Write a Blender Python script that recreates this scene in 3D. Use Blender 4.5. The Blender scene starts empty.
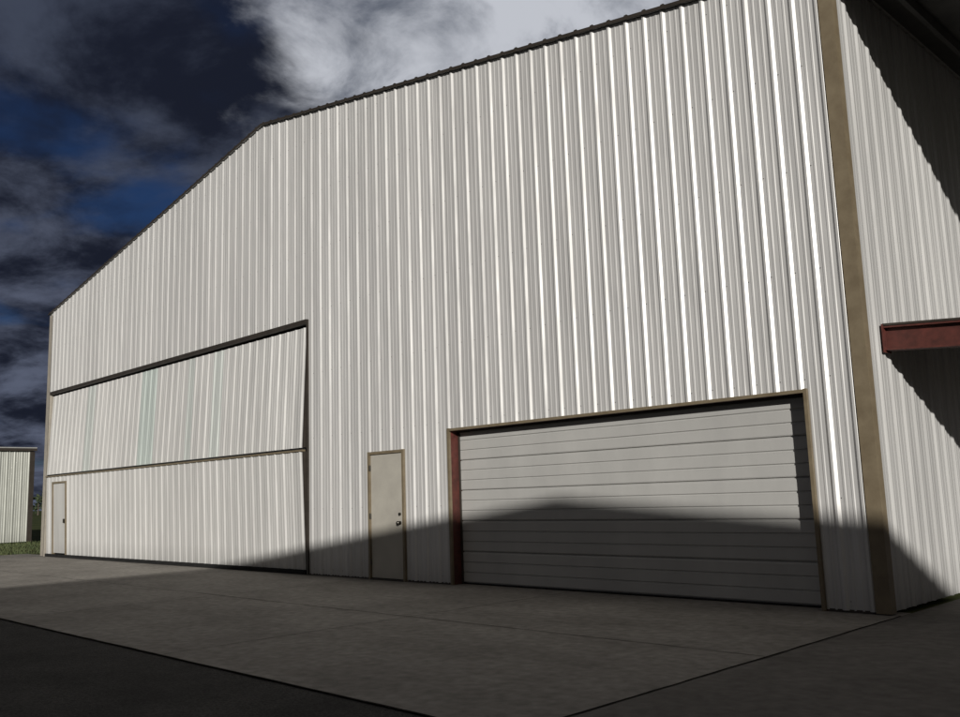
import bpy, math, random
from mathutils import Vector, Matrix
random.seed(4)
S=bpy.context.scene
S.view_settings.view_transform='Standard'; S.view_settings.look='None'; S.view_settings.exposure=0

# ------------------------------------------------ materials
def newmat(name):
    m=bpy.data.materials.new(name); m.use_nodes=True
    nt=m.node_tree; b=nt.nodes['Principled BSDF']; return m,nt,b
def noise_mat(name,c1,c2,scale=(1,1,1),nscale=3,detail=5,rough=0.6,spec=0.5,metal=0,bump=0,bscale=None,lo=.35,hi=.65,c3=None,s3=40):
    m,nt,b=newmat(name); N=nt.nodes; L=nt.links
    tc=N.new('ShaderNodeTexCoord'); mp=N.new('ShaderNodeMapping'); mp.inputs['Scale'].default_value=scale
    L.new(tc.outputs['Object'],mp.inputs['Vector'])
    n=N.new('ShaderNodeTexNoise'); n.inputs['Scale'].default_value=nscale; n.inputs['Detail'].default_value=detail; n.inputs['Roughness'].default_value=.65
    L.new(mp.outputs[0],n.inputs['Vector'])
    r=N.new('ShaderNodeValToRGB'); r.color_ramp.elements[0].position=lo; r.color_ramp.elements[1].position=hi
    r.color_ramp.elements[0].color=(*c1,1); r.color_ramp.elements[1].color=(*c2,1)
    L.new(n.outputs['Fac'],r.inputs[0]); out=r.outputs[0]
    if c3 is not None:
        n3=N.new('ShaderNodeTexNoise'); n3.inputs['Scale'].default_value=s3; n3.inputs['Detail'].default_value=4
        L.new(tc.outputs['Object'],n3.inputs['Vector'])
        mr=N.new('ShaderNodeMapRange'); mr.inputs['From Min'].default_value=.3; mr.inputs['From Max'].default_value=.7
        mr.inputs['To Min'].default_value=c3; mr.inputs['To Max'].default_value=2-c3
        L.new(n3.outputs['Fac'],mr.inputs['Value'])
        vm=N.new('ShaderNodeVectorMath'); vm.operation='SCALE'; L.new(out,vm.inputs[0]); L.new(mr.outputs[0],vm.inputs['Scale']); out=vm.outputs[0]
    L.new(out,b.inputs['Base Color'])
    b.inputs['Roughness'].default_value=rough; b.inputs['Metallic'].default_value=metal
    b.inputs['Specular IOR Level'].default_value=spec
    if bump:
        n2=N.new('ShaderNodeTexNoise'); n2.inputs['Scale'].default_value=bscale or nscale; n2.inputs['Detail'].default_value=4
        L.new((mp if not bscale else tc).outputs['Object' if bscale else 0],n2.inputs['Vector'])
        bp=N.new('ShaderNodeBump'); bp.inputs['Strength'].default_value=bump; bp.inputs['Distance'].default_value=.02
        L.new(n2.outputs['Fac'],bp.inputs['Height']); L.new(bp.outputs[0],b.inputs['Normal'])
    return m

def panel_mat(name,base,axis='X',tint=None,rough=.40,metal=.18):
    """painted / galvalume ribbed sheet: per-sheet tone change, vertical run-off streaks, slight oil canning"""
    m,nt,b=newmat(name); N=nt.nodes; L=nt.links
    tc=N.new('ShaderNodeTexCoord'); sp=N.new('ShaderNodeSeparateXYZ'); L.new(tc.outputs['Object'],sp.inputs[0])
    d=N.new('ShaderNodeMath'); d.operation='DIVIDE'; d.inputs[1].default_value=.915; L.new(sp.outputs[axis],d.inputs[0])
    f=N.new('ShaderNodeMath'); f.operation='FLOOR'; L.new(d.outputs[0],f.inputs[0])
    w=N.new('ShaderNodeTexWhiteNoise'); w.noise_dimensions='1D'; L.new(f.outputs[0],w.inputs['W'])
    m1=N.new('ShaderNodeMapRange'); m1.inputs['To Min'].default_value=.92; m1.inputs['To Max'].default_value=1.04; L.new(w.outputs['Value'],m1.inputs['Value'])
    mp=N.new('ShaderNodeMapping'); mp.inputs['Scale'].default_value=(11,11,.3); L.new(tc.outputs['Object'],mp.inputs['Vector'])
    n=N.new('ShaderNodeTexNoise'); n.inputs['Scale'].default_value=1; n.inputs['Detail'].default_value=5; n.inputs['Roughness'].default_value=.6; L.new(mp.outputs[0],n.inputs['Vector'])
    m2=N.new('ShaderNodeMapRange'); m2.inputs['From Min'].default_value=.3; m2.inputs['From Max'].default_value=.7; m2.inputs['To Min'].default_value=.82; m2.inputs['To Max'].default_value=1.05; L.new(n.outputs['Fac'],m2.inputs['Value'])
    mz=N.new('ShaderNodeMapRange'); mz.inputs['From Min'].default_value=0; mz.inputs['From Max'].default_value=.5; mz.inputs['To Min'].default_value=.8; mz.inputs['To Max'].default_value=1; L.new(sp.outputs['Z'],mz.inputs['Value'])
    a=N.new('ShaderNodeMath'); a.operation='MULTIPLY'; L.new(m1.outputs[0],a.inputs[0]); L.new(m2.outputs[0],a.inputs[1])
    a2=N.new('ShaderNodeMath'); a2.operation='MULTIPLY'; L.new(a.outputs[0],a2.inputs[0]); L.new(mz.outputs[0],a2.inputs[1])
    v=N.new('ShaderNodeVectorMath'); v.operation='SCALE'; v.inputs[0].default_value=base; L.new(a2.outputs[0],v.inputs['Scale'])
    L.new(v.outputs[0],b.inputs['Base Color'])
    mr=N.new('ShaderNodeMapRange'); mr.inputs['To Min'].default_value=rough-.06; mr.inputs['To Max'].default_value=rough+.1; L.new(n.outputs['Fac'],mr.inputs['Value']); L.new(mr.outputs[0],b.inputs['Roughness'])
    b.inputs['Metallic'].default_value=metal
    mp2=N.new('ShaderNodeMapping'); mp2.inputs['Scale'].default_value=(2.4,2.4,.9); L.new(tc.outputs['Object'],mp2.inputs['Vector'])
    n2=N.new('ShaderNodeTexNoise'); n2.inputs['Scale'].default_value=1; n2.inputs['Detail'].default_value=2; L.new(mp2.outputs[0],n2.inputs['Vector'])
    bp=N.new('ShaderNodeBump'); bp.inputs['Strength'].default_value=.6; bp.inputs['Distance'].default_value=.035; L.new(n2.outputs['Fac'],bp.inputs['Height']); L.new(bp.outputs[0],b.inputs['Normal'])
    return m

M={}
PC=(.575,.57,.562)
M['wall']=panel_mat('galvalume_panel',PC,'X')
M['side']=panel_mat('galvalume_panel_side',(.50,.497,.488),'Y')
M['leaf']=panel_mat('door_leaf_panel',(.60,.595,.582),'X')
M['leaf_g']=panel_mat('door_leaf_panel_skylight',(.49,.545,.52),'X')
M['leaf_g2']=panel_mat('door_leaf_panel_skylight_b',(.54,.57,.55),'X')
M['far']=panel_mat('far_panel',(.42,.43,.39),'Y')
M['roof']=noise_mat('roof_sheet',(.42,.42,.41),(.5,.5,.48),rough=.4,metal=.4)
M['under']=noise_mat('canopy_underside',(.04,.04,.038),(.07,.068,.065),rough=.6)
M['tan']=noise_mat('tan_trim',(.14,.11,.07),(.185,.15,.098),nscale=4,rough=.45)
M['ltan']=noise_mat('light_trim',(.28,.255,.22),(.34,.31,.26),nscale=4,rough=.45)
M['bronze']=noise_mat('bronze_trim',(.026,.021,.016),(.038,.031,.025),nscale=4,rough=.5)
M['red']=noise_mat('red_oxide_steel',(.055,.014,.010),(.09,.022,.016),nscale=5,rough=.6,c3=.75,s3=12)
M['garage']=noise_mat('garage_door_paint',(.37,.367,.355),(.44,.436,.42),scale=(1,1,.5),nscale=1.1,rough=.42,bump=.12,bscale=120,lo=.3,hi=.7)
M['wdoor']=noise_mat('steel_door_paint',(.36,.34,.30),(.42,.40,.35),nscale=2,rough=.45)
M['knob']=noise_mat('brushed_knob',(.1,.09,.08),(.2,.19,.17),rough=.3,metal=1)
M['rubber']=noise_mat('rubber_seal',(.012,.012,.012),(.02,.02,.02),rough=.8,spec=.2)
M['dark']=noise_mat('interior_floor',(.08,.08,.08),(.1,.1,.1),rough=.8)
M['conc']=noise_mat('concrete',(.185,.172,.155),(.33,.31,.28),scale=(1,1.6,1),nscale=.6,detail=8,rough=.85,spec=.2,bump=.3,bscale=30,c3=.80,s3=9,lo=.28,hi=.74)
M['conc2']=noise_mat('concrete_old',(.12,.112,.102),(.20,.188,.172),nscale=.8,detail=8,rough=.9,spec=.2,bump=.35,bscale=30,c3=.83,s3=9,lo=.3,hi=.72)
M['asph']=noise_mat('asphalt',(.035,.033,.031),(.07,.067,.062),nscale=.7,detail=8,rough=.92,spec=.2,bump=.8,bscale=70,c3=.55,s3=50)
M['joint']=noise_mat('joint_filler',(.03,.028,.026),(.05,.047,.043),rough=1,spec=0)
M['grass']=noise_mat('grass_ground',(.035,.05,.018),(.085,.095,.035),nscale=.3,detail=8,rough=.95,c3=.7,s3=6,spec=.1)
M['blade']=noise_mat('grass_blades',(.04,.065,.02),(.10,.11,.045),nscale=2,rough=.8)
M['leafm']=noise_mat('tree_foliage',(.02,.035,.014),(.05,.065,.028),nscale=.4,rough=.9)
M['bark']=noise_mat('bark',(.06,.05,.04),(.1,.08,.06),nscale=3,rough=.9)

# ------------------------------------------------ helpers
def mesh(name,verts,faces,mat,parent=None,smooth=False):
    me=bpy.data.meshes.new(name); me.from_pydata([tuple(v) for v in verts],[],faces); me.update()
    o=bpy.data.objects.new(name,me); S.collection.objects.link(o); me.materials.append(mat)
    if parent: o.parent=parent
    return o
def empty(name):
    o=bpy.data.objects.new(name,None); S.collection.objects.link(o); return o
def box(name,a,b,mat,parent=None,bev=0):
    x0,y0,z0=a; x1,y1,z1=b
    v=[(x0,y0,z0),(x1,y0,z0),(x1,y1,z0),(x0,y1,z0),(x0,y0,z1),(x1,y0,z1),(x1,y1,z1),(x0,y1,z1)]
    f=[(0,3,2,1),(4,5,6,7),(0,1,5,4),(1,2,6,5),(2,3,7,6),(3,0,4,7)]
    o=mesh(name,v,f,mat,parent)
    if bev:
        md=o.modifiers.new('bev','BEVEL'); md.width=bev; md.segments=2
    return o
def prism(name,pts,ext,mat,parent=None):
    n=len(pts); E=Vector(ext); v=[Vector(p) for p in pts]+[Vector(p)+E for p in pts]
    f=[tuple(range(n)),tuple(range(2*n-1,n-1,-1))]+[(i,i+n,(i+1)%n+n,(i+1)%n) for i in range(n)]
    return mesh(name,v,f,mat,parent)
PITCH=.305
PROF=[(-.046,0),(-.014,.024),(.014,.024),(.046,0),(.086,0),(.096,.005),(.116,.005),(.126,0),(.178,0),(.188,.005),(.208,.005),(.218,0)]
def ribbed(name,org,d,nrm,u0,u1,zb,zt,mat,parent,breaks=(),off=None,phase=0):
    org=Vector(org); d=Vector(d); nrm=Vector(nrm)
    fb=zb if callable(zb) else (lambda u:zb); ft=zt if callable(zt) else (lambda u:zt)
    off=off or (lambda z:0)
    k0=int(math.floor((u0-phase)/PITCH))-1; k1=int(math.ceil((u1-phase)/PITCH))+1
    raw=[]
    for k in range(k0,k1+1):
        for a,h in PROF: raw.append((phase+k*PITCH+a,h))
    def hh(u):
        for (a,ha),(b,hb) in zip(raw,raw[1:]):
            if a<=u<=b: return ha+(hb-ha)*(u-a)/(b-a) if b>a else ha
        return 0
    us=[(u0,hh(u0))]+[(u,h) for u,h in raw if u0+1e-4<u<u1-1e-4]+[(u1,hh(u1))]
    for bk in breaks:
        if u0<bk<u1: us.append((bk,hh(bk)))
    us.sort()
    V=[];F=[]
    for u,h in us:
        for z in (fb(u),ft(u)):
            V.append(org+d*u+nrm*(h+off(z))+Vector((0,0,z)))
    for i in range(len(us)-1): F.append((2*i,2*i+2,2*i+3,2*i+1))
    return mesh(name,V,F,mat,parent)

# ------------------------------------------------ main hangar
XL,XR,YF,YB=-29.45,-4.02,10.0,34.0
XM=(XL+XR)/2; EZ=7.55; SL=.168; PZ=EZ+SL*(XR-XM)
def top(x): return PZ-SL*abs(x-XM)
H=empty('airplane_hangar')
FO=(0,YF,0); FD=(1,0,0); FN=(0,-1,0)
BX0,BX1,BZ=-29.2,-14.98,4.98
WX0,WX1,WZ=-13.02,-12.05,2.22
GX0,GX1,GZ=-10.86,-4.74,2.47
def fw(n,a,b,zb): ribbed(n,FO,FD,FN,a,b,zb,top,M['wall'],H,breaks=(XM,),phase=.09)
fw('front_wall_edge',XL,BX0,0.02)
fw('front_wall_over_bifold',BX0,BX1,BZ)
fw('front_wall_pier_a',BX1,WX0,0.02)
fw('front_wall_over_walkdoor',WX0,WX1,WZ)
fw('front_wall_pier_b',WX1,GX0,0.02)
fw('front_wall_over_garage',GX0,GX1,GZ)
fw('front_wall_pier_c',GX1,XR,0.02)
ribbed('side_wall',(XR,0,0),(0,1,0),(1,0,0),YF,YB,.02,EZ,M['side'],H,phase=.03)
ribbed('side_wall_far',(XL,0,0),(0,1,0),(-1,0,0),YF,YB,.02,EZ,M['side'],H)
ribbed('back_wall',(0,YB,0),FD,(0,1,0),XL,XR,.02,top,M['wall'],H,breaks=(XM,))
box('interior_floor',(XL+.05,YF+.35,.0),(XR-.05,YB-.1,.012),M['dark'],H)
V=[];F=[]
def screw(x,z,y):
    i=len(V); r=.0065
    for a in range(6): V.append((x+math.cos(a*1.047)*r,y,z+math.sin(a*1.047)*r))
    for a in range(6): V.append((x+math.cos(a*1.047)*r*.8,y-.005,z+math.sin(a*1.047)*r*.8))
    F.append(tuple(range(i+6,i+12)))
    for a in range(6): F.append((i+a,i+(a+1)%6,i+6+(a+1)%6,i+6+a))
for z in (.12,1.25,2.62,3.9,5.15,6.4,7.6,8.8):
    k=int(XL/PITCH)
    while .09+k*PITCH<XR-.2:
        x=.09+k*PITCH+.062; k+=1
        if x<XL+.2 or z>top(x)-.1: continue
        if BX0-.1<x<BX1+.1 and z<BZ+.05: continue
        if WX0-.1<x<WX1+.1 and z<WZ+.05: continue
        if GX0-.1<x<GX1+.1 and z<GZ+.05: continue
        screw(x,z+random.uniform(-.008,.008),YF-.0005)
mesh('wall_fasteners',V,F,M['knob'],H)
# roof slabs
XE=1.3
yr0=YF-.045
prism('roof_west',[(XL-.12,yr0,top(XL-.12)+.012),(XM,yr0,PZ+.012),(XM,yr0,PZ+.045),(XL-.12,yr0,top(XL-.12)+.045)],(0,YB-YF+.1,0),M['roof'],H)
prism('roof_east',[(XM,yr0,PZ+.012),(XR+.05,yr0,top(XR+.05)+.012),(XR+.05,yr0,top(XR+.05)+.045),(XM,yr0,PZ+.045)],(0,YB-YF+.1,0),M['roof'],H)
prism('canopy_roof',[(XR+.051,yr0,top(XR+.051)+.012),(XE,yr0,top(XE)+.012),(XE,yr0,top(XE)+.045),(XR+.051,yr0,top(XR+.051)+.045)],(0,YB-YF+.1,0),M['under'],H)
prism('rake_trim_west',[(XL-.14,yr0-.02,top(XL-.14)+.0),(XM,yr0-.02,PZ+.0),(XM,yr0-.02,PZ+.048),(XL-.14,yr0-.02,top(XL-.14)+.048)],(0,.018,0),M['bronze'],H)
prism('rake_trim_east',[(XM,yr0-.02,PZ+.0),(XE,yr0-.02,top(XE)+.0),(XE,yr0-.02,top(XE)+.048),(XM,yr0-.02,PZ+.048)],(0,.018,0),M['bronze'],H)
V=[];F=[]
x=XL
while x<XR:
    i=len(V); z=top(x)+.046
    for dx,dz in ((-.045,0),(-.02,.024),(.02,.024),(.045,0)): V.append((x+dx,yr0-.018,z+dz-.002))
    for dx,dz in ((-.045,0),(-.02,.024),(.02,.024),(.045,0)): V.append((x+dx,yr0+.3,z+dz-.002))
    F+= [(i,i+1,i+2,i+3),(i,i+4,i+5,i+1),(i+1,i+5,i+6,i+2),(i+2,i+6,i+7,i+3)]
    x+=PITCH
mesh('rake_rib_ends',V,F,M['bronze'],H)
# corner trims
prism('corner_trim',[(XR-.125,YF-.036,0.01),(XR+.042,YF-.036,.01),(XR+.042,YF+.10,.01),(XR+.034,YF+.10,.01),(XR+.034,YF-.028,.01),(XR-.125,YF-.028,.01)],(0,0,EZ-.02),M['tan'],H)
prism('corner_trim_far',[(XL+.17,YF-.036,0.01),(XL-.042,YF-.036,.01),(XL-.042,YF+.12,.01),(XL-.034,YF+.12,.01),(XL-.034,YF-.028,.01),(XL+.17,YF-.028,.01)],(0,0,EZ-.06),M['ltan'],H)
for n,a,b in (('base_trim_a',BX1+.06,WX0-.05),('base_trim_b',WX1+.05,GX0-.06),('base_trim_c',GX1+.06,XR-.16)):
    box(n,(a,YF-.004,.0),(b,YF+.02,.03),M['bronze'],H)
for i,y in enumerate((YF+.25,YF+6.25,YF+12.25,YF+18.25,YB-.25)):
    prism('canopy_rafter_%d'%i,[(XR+.05,y,top(XR)-.30),(XE-.05,y,top(XE)-.30),(XE-.05,y,top(XE)-.05),(XR+.05,y,top(XR)-.05)],(0,.15,0),M['red'],H)
    box('canopy_post_%d'%i,(XE-.3,y,0),(XE-.12,y+.15,top(XE)-.3),M['red'],H)
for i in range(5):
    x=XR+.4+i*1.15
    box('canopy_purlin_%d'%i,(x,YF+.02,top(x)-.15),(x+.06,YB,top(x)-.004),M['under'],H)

# ---- lower side canopy with red steel frame
def cz(x): return 3.19-.075*(x-XR)
CX=-.2; CY=YF+.5
def ibeam(name,y):
    a=XR+.05;b=CX
    for nm,z0,z1,w in (('top_flange',-.018,0,.075),('web',-.262,-.018,.006),('bottom_flange',-.28,-.262,.075)):
        prism(name+'_'+nm,[(a,y-w+.075,cz(a)+z0),(b,y-w+.075,cz(b)+z0),(b,y-w+.075,cz(b)+z1),(a,y-w+.075,cz(a)+z1)],(0,2*w,0),M['red'],H)
for i in range(4): ibeam('lean_to_beam_%d'%i,CY+i*5.8)
box('lean_to_end_plate',(XR+.036,CY-.03,cz(XR)-.31),(XR+.049,CY+.18,cz(XR)+.02),M['red'],H)
prism('lean_to_roof',[(XR+.04,CY-.0,cz(XR)+.004),(CX+.1,CY-.0,cz(CX+.1)+.004),(CX+.1,CY-.0,cz(CX+.1)+.03),(XR+.04,CY-.0,cz(XR)+.03)],(0,17.6,0),M['bronze'],H)
for i in range(4):
    box('lean_to_post_%d'%i,(CX-.2,CY+i*5.8+.01,0),(CX-.05,CY+i*5.8+.14,cz(CX)-.285),M['red'],H)
for i in range(3):
    x=XR+.7+i*1.2; box('lean_to_purlin_%d'%i,(x,CY+.16,cz(x)-.17),(x+.06,CY+17.4,cz(x)-.006),M['red'],H)

# ---- bifold door
def leafoff(z):
    if z>=2.42: t=(z-2.42)/(4.9-2.42); return .055+(-.06-.055)*t
    t=z/2.42; return -.03+(.055+.03)*t
LX0,LX1=BX0+.05,BX1-.10
tints=[(-26.35,-25.8,'leaf_g2'),(-22.75,-21.85,'leaf_g'),(-20.1,-19.8,'leaf_g2'),(-18.9,-18.45,'leaf_g2')]
segs=[];c=LX0
for a,b,t in tints: segs+= [(c,a,'leaf'),(a,b,t)]; c=b
segs.append((c,LX1,'leaf'))
for i,(a,b,mt) in enumerate(segs):
    ribbed('bifold_upper_leaf_%d'%i,FO,FD,FN,a,b,2.45,4.88,M[mt],H,off=leafoff,phase=.05)
PX0,PX1=-28.6,-27.5
ribbed('bifold_lower_leaf_a',FO,FD,FN,LX0,PX0,.08,2.37,M['leaf'],H,off=leafoff,phase=.05)
ribbed('bifold_lower_leaf_b',FO,FD,FN,PX1,LX1,.08,2.37,M['leaf'],H,off=leafoff,phase=.05)
ribbed('bifold_lower_leaf_c',FO,FD,FN,PX0,PX1,2.22,2.37,M['leaf'],H,off=leafoff,phase=.05)
box('hinge_rail',(LX0,YF-.092,2.375),(LX1,YF-.01,2.41),M['tan'],H)
box('hinge_gap',(LX0,YF-.04,2.41),(LX1,YF-.01,2.452),M['rubber'],H)
box('bottom_seal',(LX0,YF-.02,.005),(LX1,YF+.04,.085),M['rubber'],H)
def stile(n,x0,x1,z0,z1):
    a=YF-leafoff(z0)-.030; b=YF-leafoff(z1)-.030
    v=[(x0,a,z0),(x1,a,z0),(x1,a+.14,z0),(x0,a+.14,z0),(x0,b,z1),(x1,b,z1),(x1,b+.14,z1),(x0,b+.14,z1)]
    mesh(n,v,[(0,3,2,1),(4,5,6,7),(0,1,5,4),(1,2,6,5),(2,3,7,6),(3,0,4,7)],M['bronze'],H)
stile('leaf_stile_upper',LX1+.002,LX1+.05,2.45,4.88); stile('leaf_stile_lower',LX1+.002,LX1+.05,.08,2.37)
box('bifold_jamb',(BX1-.02,YF-.04,.0),(BX1+.03,YF+.25,BZ+.03),M['bronze'],H)
box('bifold_jamb_far',(BX0-.02,YF-.04,.0),(BX0+.015,YF+.25,BZ+.03),M['ltan'],H)
box('bifold_header',(BX0+.016,YF-.045,BZ-.05),(BX1-.021,YF+.25,BZ+.04),M['bronze'],H)
def pd(n,x0,x1,z0,z1,proud,th,mat):
    v=[]
    for z in (z0,z1):
        a=YF-leafoff(z)-proud
        v+=[(x0,a,z),(x1,a,z),(x1,a+th,z),(x0,a+th,z)]
    mesh(n,v,[(0,3,2,1),(4,5,6,7),(0,1,5,4),(1,2,6,5),(2,3,7,6),(3,0,4,7)],mat,H)
pd('wicket_door_slab',PX0+.06,PX1-.06,.12,2.16,.012,.04,M['leaf'])
pd('wicket_frame_l',PX0,PX0+.05,.08,2.22,.04,.08,M['tan'])
pd('wicket_frame_r',PX1-.05,PX1,.08,2.22,.04,.08,M['tan'])
pd('wicket_frame_t',PX0+.052,PX1-.052,2.165,2.22,.04,.08,M['tan'])
pd('wicket_handle',PX1-.16,PX1-.11,1.0,1.12,.06,.045,M['knob'])

# ---- walk door
box('walkdoor_frame_l',(WX0-.02,YF-.045,.0),(WX0+.03,YF+.10,WZ+.02),M['tan'],H)
box('walkdoor_frame_r',(WX1-.03,YF-.045,.0),(WX1+.02,YF+.10,WZ+.02),M['tan'],H)
box('walkdoor_frame_t',(WX0+.031,YF-.044,WZ-.03),(WX1-.031,YF+.10,WZ+.018),M['tan'],H)
box('walkdoor_slab',(WX0+.036,YF-.012,.03),(WX1-.036,YF+.035,WZ-.036),M['wdoor'],H,.004)
box('walkdoor_sill',(WX0+.031,YF-.05,.0),(WX1-.031,YF+.09,.022),M['bronze'],H)
def knob(x,z):
    bpy.ops.mesh.primitive_cylinder_add(radius=.032,depth=.02,location=(x,YF-.02,z),rotation=(math.pi/2,0,0)); o=bpy.context.object; o.name='walkdoor_rose'; o.parent=H; o.data.materials.append(M['knob'])
    bpy.ops.mesh.primitive_uv_sphere_add(radius=.034,location=(x,YF-.07,z),segments=16,ring_count=10); o=bpy.context.object; o.name='walkdoor_knob'; o.parent=H; o.data.materials.append(M['knob'])
    bpy.ops.mesh.primitive_cylinder_add(radius=.012,depth=.06,location=(x,YF-.04,z),rotation=(math.pi/2,0,0)); o=bpy.context.object; o.name='walkdoor_spindle'; o.parent=H; o.data.materials.append(M['knob'])
knob(WX1-.12,.98)
bpy.ops.mesh.primitive_cylinder_add(radius=.025,depth=.03,location=(WX1-.12,YF-.025,1.13),rotation=(math.pi/2,0,0)); o=bpy.context.object; o.name='walkdoor_deadbolt'; o.parent=H; o.data.materials.append(M['knob'])
for i,z in enumerate((.3,1.1,1.95)):
    box('walkdoor_hinge_%d'%i,(WX0+.028,YF-.052,z-.05),(WX0+.046,YF-.013,z+.05),M['knob'],H)

# ---- garage door
DY=YF+.20
box('garage_jamb_l',(GX0-.12,YF+.004,.0),(GX0,YF+.30,GZ+.1),M['red'],H)
box('garage_jamb_r',(GX1,YF+.004,.0),(GX1+.12,YF+.30,GZ+.1),M['red'],H)
box('garage_header',(GX0+.001,YF+.004,GZ),(GX1-.001,YF+.30,GZ+.12),M['red'],H)
box('garage_trim_l',(GX0-.04,YF-.042,.0),(GX0+.006,YF+.003,GZ+.04),M['tan'],H)
box('garage_trim_r',(GX1-.006,YF-.042,.0),(GX1+.035,YF+.003,GZ+.04),M['tan'],H)
box('garage_trim_t',(GX0+.007,YF-.041,GZ-.006),(GX1-.007,YF+.003,GZ+.034),M['tan'],H)
pr=[]
sec=(GZ-.02)/5
for s in range(5):
    z0=s*sec
    pr+= [(z0,.030),(z0+.012,.030),(z0+.018,.002),(z0+.03,-.004)]
    for q in (.34,.67):
        c=z0+sec*q
        pr+= [(c-.016,-.004),(c-.012,.010),(c+.003,.012),(c+.015,-.004)]
    pr+= [(z0+sec-.02,-.004),(z0+sec-.008,.004),(z0+sec-.001,.012)]
V=[];F=[]
for z,y in pr: V+=[(GX0+.01,DY+y,z+.015),(GX1-.01,DY+y,z+.015)]
for i in range(len(pr)-1): F.append((2*i,2*i+1,2*i+3,2*i+2))
mesh('garage_door_sections',V,F,M['garage'],H)
box('garage_door_seal',(GX0+.01,DY-.006,0),(GX1-.01,DY+.03,.018),M['rubber'],H)
box('garage_door_stop_l',(GX0+.001,DY-.03,.0),(GX0+.03,DY-.008,GZ-.03),M['bronze'],H)
box('garage_door_stop_t',(GX0+.031,DY-.06,GZ-.035),(GX1-.031,DY-.008,GZ-.002),M['bronze'],H)
box('garage_door_stop_r',(GX1-.03,DY-.03,.0),(GX1-.001,DY-.008,GZ-.03),M['bronze'],H)

# ------------------------------------------------ neighbouring hangar behind the camera (casts the gable shadow)
K=empty('airplane_hangar.001')
eps=.062; ex=Vector((1,eps,0)).normalized(); ey=Vector((-eps,1,0)).normalized()
P=Vector((9.46,-5.0,0)); hw=9.35; ph=7.27; eh=6.115; LEN=25
g0=P-ex*hw; g1=P+ex*hw
def kt(u): return ph-(ph-eh)*abs(u)/hw
ribbed('gable_wall',P,ex,ey,-hw,hw,.02,kt,M['wall'],K,breaks=(0,))
ribbed('rear_wall',P-ey*LEN,ex,-ey,-hw,hw,.02,kt,M['wall'],K,breaks=(0,))
ribbed('wall_a',g0-ey*LEN,ey,-ex,0,LEN,.02,eh,M['side'],K)
ribbed('wall_b',g1-ey*LEN,ey,ex,0,LEN,.02,eh,M['side'],K)
for nm,a in (('roof_a',-hw),('roof_b',hw)):
    q=[P+ex*a+Vector((0,0,eh-.06)),P+Vector((0,0,ph-.06)),P+Vector((0,0,ph)),P+ex*a+Vector((0,0,eh))]
    prism(nm,q,-ey*LEN,M['roof'],K)
def lbox(n,u0,u1,z0,z1,o0,o1,mat):
    pts=[P+ex*u0+ey*o0+Vector((0,0,z0)),P+ex*u1+ey*o0+Vector((0,0,z0)),P+ex*u1+ey*o0+Vector((0,0,z1)),P+ex*u0+ey*o0+Vector((0,0,z1))]
    prism(n,pts,ey*(o1-o0),mat,K)
lbox('sliding_door',-6,6,.03,4.4,.04,.09,M['garage']); lbox('door_track',-6.5,6.5,4.41,4.55,.04,.12,M['bronze'])

# ------------------------------------------------ distant storage building (far left)
D=empty('storage_building')
dx0,dx1,dy0,dy1,dh=-58,-43.4,-8,14.2,4.15
ribbed('wall_east',(dx1,0,0),(0,1,0),(1,0,0),dy0,dy1,.02,dh,M['far'],D)
ribbed('wall_west',(dx0,0,0),(0,1,0),(-1,0,0),dy0,dy1,.02,dh,M['far'],D)
dt=lambda x: dh+.04*((dx1-dx0)/2-abs(x-(dx0+dx1)/2))
ribbed('wall_south',(0,dy0,0),(1,0,0),(0,-1,0),dx0,dx1,.02,dt,M['wall'],D,breaks=((dx0+dx1)/2,))
ribbed('wall_north',(0,dy1,0),(1,0,0),(0,1,0),dx0,dx1,.02,dt,M['wall'],D,breaks=((dx0+dx1)/2,))
xm=(dx0+dx1)/2
for nm,a in (('roof_a',dx0-.15),('roof_b',dx1+.15)):
    prism(nm,[(a,dy0-.1,dt(a)+.01),(xm,dy0-.1,dt(xm)+.01),(xm,dy0-.1,dt(xm)+.07),(a,dy0-.1,dt(a)+.07)],(0,dy1-dy0+.2,0),M['roof'],D)
box('eave_trim',(dx1+.04,dy0,dh-.1),(dx1+.16,dy1+.1,dh+.02),M['bronze'],D)
box('corner_trim',(dx1+.0,dy1-.16,0),(dx1+.05,dy1+.05,dh-.11),M['bronze'],D)  # dark strip: colour stands in for the trim's shadow along this edge

# ------------------------------------------------ ground sheets
def sheet(n,x0,x1,y0,y1,z,mat,par=None): return mesh(n,[(x0,y0,z),(x1,y0,z),(x1,y1,z),(x0,y1,z)],[(0,1,2,3)],mat,par)
sheet('ground',-1500,1500,-1500,1500,-.03,M['grass'])
sheet('asphalt_pavement',-33,30,-60,4.0,-.012,M['asph'])
A=sheet('concrete_apron',-31.8,-3.9,4.0,10.3,-.004,M['conc'])
B=sheet('side_pavement',-3.9,30,4.0,36,-.006,M['conc2'])
def wavy(n,p0,p1,w,z,par,step=.25,amp=.006):
    p0=Vector(p0);p1=Vector(p1);d=(p1-p0);ln=d.length;d.normalize();nn=Vector((-d.y,d.x));V=[];F=[];k=int(ln/step)
    for i in range(k+1):
        c=p0+d*(ln*i/k)+nn*random.uniform(-amp,amp); ww=w*random.uniform(.6,1.25)
        V+=[(c.x+nn.x*ww/2,c.y+nn.y*ww/2,z),(c.x-nn.x*ww/2,c.y-nn.y*ww/2,z)]
    for i in range(k): F.append((2*i,2*i+1,2*i+3,2*i+2))
    mesh(n,V,F,M['joint'],par)
wavy('joint_side',(-3.9,4.0),(-3.9,10.0),.022,-.001,A)
wavy('joint_edge',(-31.8,4.0),(-3.915,4.0),.02,-.0005,A)
wavy('joint_long',(-31.8,7.1),(-3.915,7.1),.012,.0004,A)
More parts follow.
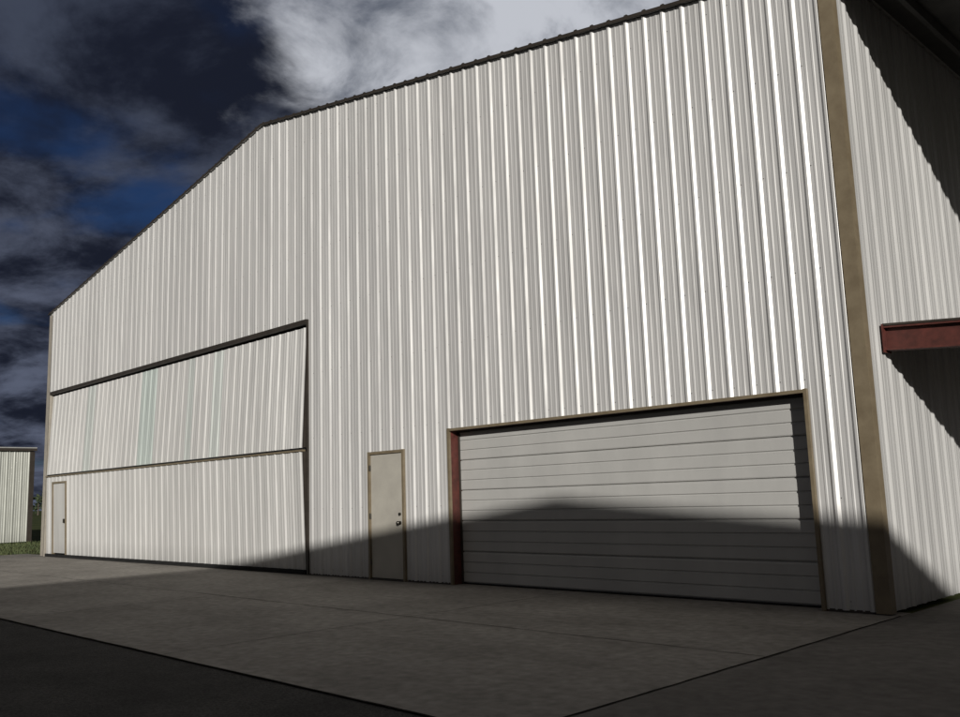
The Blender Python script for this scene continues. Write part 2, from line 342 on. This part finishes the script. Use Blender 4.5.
for i,x in enumerate((-8.5,-13.1,-17.7,-22.3,-26.9)): wavy('joint_%d'%i,(x,4.03),(x,9.9),.012,.001,A)
# grass blades
V=[];F=[]
for k in range(16000):
    x=random.uniform(-43.2,-31.7); y=random.uniform(-2,24)
    h=random.uniform(.02,.10); a=random.uniform(0,6.28); w=.012
    i=len(V); dx,dy=math.cos(a)*w,math.sin(a)*w
    V+=[(x-dx,y-dy,-.03),(x+dx,y+dy,-.03),(x+random.uniform(-.05,.05),y+random.uniform(-.05,.05),h)]
    F.append((i,i+1,i+2))
mesh('grass',V,F,M['blade'])
# distant tree line
V=[];F=[]
def quad(c,s):
    n=Vector((random.gauss(0,1),random.gauss(0,1),random.gauss(0,1))).normalized(); t=n.orthogonal().normalized(); b=n.cross(t)
    i=len(V); V.extend([c+t*s+b*s*.3,c-t*s*.4+b*s,c-t*s,c+b*-s]); F.append((i,i+1,i+2,i+3))
T=[]
for k in range(90):
    y=-60+k*3.4+random.uniform(-2,2); x=-260+random.uniform(-14,14)
    hgt=random.uniform(4.5,8.5)
    T.append((x,y,hgt))
    for c in range(9):
        cc=Vector((x+random.gauss(0,1.6),y+random.gauss(0,1.9),hgt*random.uniform(.35,.9))); r=random.uniform(.8,1.7)
        for q in range(26):
            quad(cc+Vector((random.gauss(0,1),random.gauss(0,1),random.gauss(0,.7)))*r*.6,random.uniform(.2,.45))
TL=mesh('distant_tree_line',V,F,M['leafm'])
V=[];F=[]
for x,y,h in T:
    i=len(V)
    for z,r in ((0,.25),(h*.6,.1)):
        for a in range(5): V.append((x+math.cos(a*1.257)*r,y+math.sin(a*1.257)*r,z))
    for a in range(5): F.append((i+a,i+(a+1)%5,i+5+(a+1)%5,i+5+a))
mesh('trunks',V,F,M['bark'],TL)

# ------------------------------------------------ sun + sky
Ld=Vector((-1.2,1,-.39)).normalized()
sun=bpy.data.lights.new('sun','SUN'); sun.energy=4.1; sun.angle=math.radians(.6); sun.color=(1,.962,.90)
so=bpy.data.objects.new('sun',sun); S.collection.objects.link(so); so.rotation_euler=Ld.to_track_quat('-Z','Y').to_euler()
elev=math.asin(-Ld.z); az=math.atan2(-Ld.x,-Ld.y)
W=bpy.data.worlds.new('World'); S.world=W; W.use_nodes=True; nt=W.node_tree; N=nt.nodes; L=nt.links
bg=N['Background']; sk=N.new('ShaderNodeTexSky'); sk.sky_type='NISHITA'; sk.sun_disc=False; sk.sun_elevation=elev; sk.sun_rotation=az
sk.air_density=1.0; sk.dust_density=.3; sk.ozone_density=3
tc=N.new('ShaderNodeTexCoord')
def mth(op,a,b=None,clamp=False):
    n=N.new('ShaderNodeMath'); n.operation=op; n.use_clamp=clamp
    for i,v in enumerate((a,b)):
        if v is None: continue
        if isinstance(v,(int,float)): n.inputs[i].default_value=v
        else: L.new(v,n.inputs[i])
    return n.outputs[0]
sp=N.new('ShaderNodeSeparateXYZ'); L.new(tc.outputs['Generated'],sp.inputs[0])
zc=mth('ADD',mth('MAXIMUM',sp.outputs['Z'],0.0),.24)
cb=N.new('ShaderNodeCombineXYZ'); L.new(mth('DIVIDE',sp.outputs['X'],zc),cb.inputs[0]); L.new(mth('DIVIDE',sp.outputs['Y'],zc),cb.inputs[1])
def nz(scale,detail,off,rough=.5,dist=.2):
    mp=N.new('ShaderNodeMapping'); mp.inputs['Location'].default_value=off; L.new(cb.outputs[0],mp.inputs['Vector'])
    n=N.new('ShaderNodeTexNoise'); n.inputs['Scale'].default_value=scale; n.inputs['Detail'].default_value=detail; n.inputs['Roughness'].default_value=rough; n.inputs['Distortion'].default_value=dist
    L.new(mp.outputs[0],n.inputs['Vector']); return n.outputs['Fac']
def mr(v,a,b,c=0,d=1,smooth=True):
    n=N.new('ShaderNodeMapRange'); n.interpolation_type='SMOOTHSTEP' if smooth else 'LINEAR'
    for k,x in zip(('From Min','From Max','To Min','To Max'),(a,b,c,d)): n.inputs[k].default_value=x
    L.new(v,n.inputs['Value']); return n.outputs[0]
def dot(v):
    n=N.new('ShaderNodeVectorMath'); n.operation='DOT_PRODUCT'; L.new(tc.outputs['Generated'],n.inputs[0]); n.inputs[1].default_value=Vector(v).normalized(); return n.outputs['Value']
def mix(f,a,b):
    n=N.new('ShaderNodeMix'); n.data_type='RGBA'; L.new(f,n.inputs[0])
    for i,v in ((6,a),(7,b)):
        if isinstance(v,tuple): n.inputs[i].default_value=(*v,1)
        else: L.new(v,n.inputs[i])
    return n.outputs[2]
cover=mr(nz(2.1,7,(5.1,1.7,0)),.33,.50)
cover=mth('MAXIMUM',cover,mr(sp.outputs['Z'],.34,.52,0,.90))   # solid storm deck higher up
shade=mr(nz(3.2,8,(7.3,2.2,0),.60),.40,.66)
skt=N.new('ShaderNodeVectorMath'); skt.operation='MULTIPLY'; L.new(sk.outputs[0],skt.inputs[0]); skt.inputs[1].default_value=(.10,.135,.22)
hi=mr(sp.outputs['Z'],.12,.46)
cdark=mix(shade,(.10,.125,.23),mix(hi,(.95,1.1,1.6),(.48,.58,.88)))
sunw=mr(dot((1.2,-1,.9)),-.1,.9)  # sun-side clouds behind the camera, added brighter and greyer to neutralise ambient light
clit=mix(shade,(1.25,1.15,1.03),(2.2,2.05,1.85))
cc=mix(sunw,cdark,clit)
# sunlit break in the storm deck, ragged edge from noise added to its radius
bn=nz(2.6,8,(1.2,5.2,0),.60,.5)
rad=mth('ADD',dot((-.545,.64,.55)),mth('MULTIPLY',mth('SUBTRACT',bn,.5),.16))
bank=mr(rad,.955,.995)
cc2=mix(bank,cc,mix(mr(nz(4.2,8,(4.2,.2,0),.6,.4),.34,.62),(1.1,1.25,1.6),(5.2,5.4,5.9)))
fin=mix(mth('MAXIMUM',mth('MAXIMUM',cover,bank),mth('MULTIPLY',sunw,.8)),skt.outputs[0],cc2)
L.new(fin,bg.inputs['Color']); bg.inputs['Strength'].default_value=.1

# ------------------------------------------------ camera
th=math.radians(44.7); p=math.radians(8.7); r=math.atan(.0324)
Hd=Vector((-math.cos(th),math.sin(th),0)); R=Vector((math.sin(th),math.cos(th),0)); Z=Vector((0,0,1))
Fw=Hd*math.cos(p)+Z*math.sin(p); U0=-Hd*math.sin(p)+Z*math.cos(p)
ri=R*math.cos(r)-U0*math.sin(r); ui=R*math.sin(r)+U0*math.cos(r)
cam=bpy.data.cameras.new('camera'); cam.sensor_width=36; cam.lens=896/960*36; cam.clip_end=5000; cam.clip_start=.05
co=bpy.data.objects.new('camera',cam); S.collection.objects.link(co)
m=Matrix((ri,ui,-Fw)).transposed().to_4x4(); m.translation=Vector((0,0,1.4)); co.matrix_world=m
S.camera=co
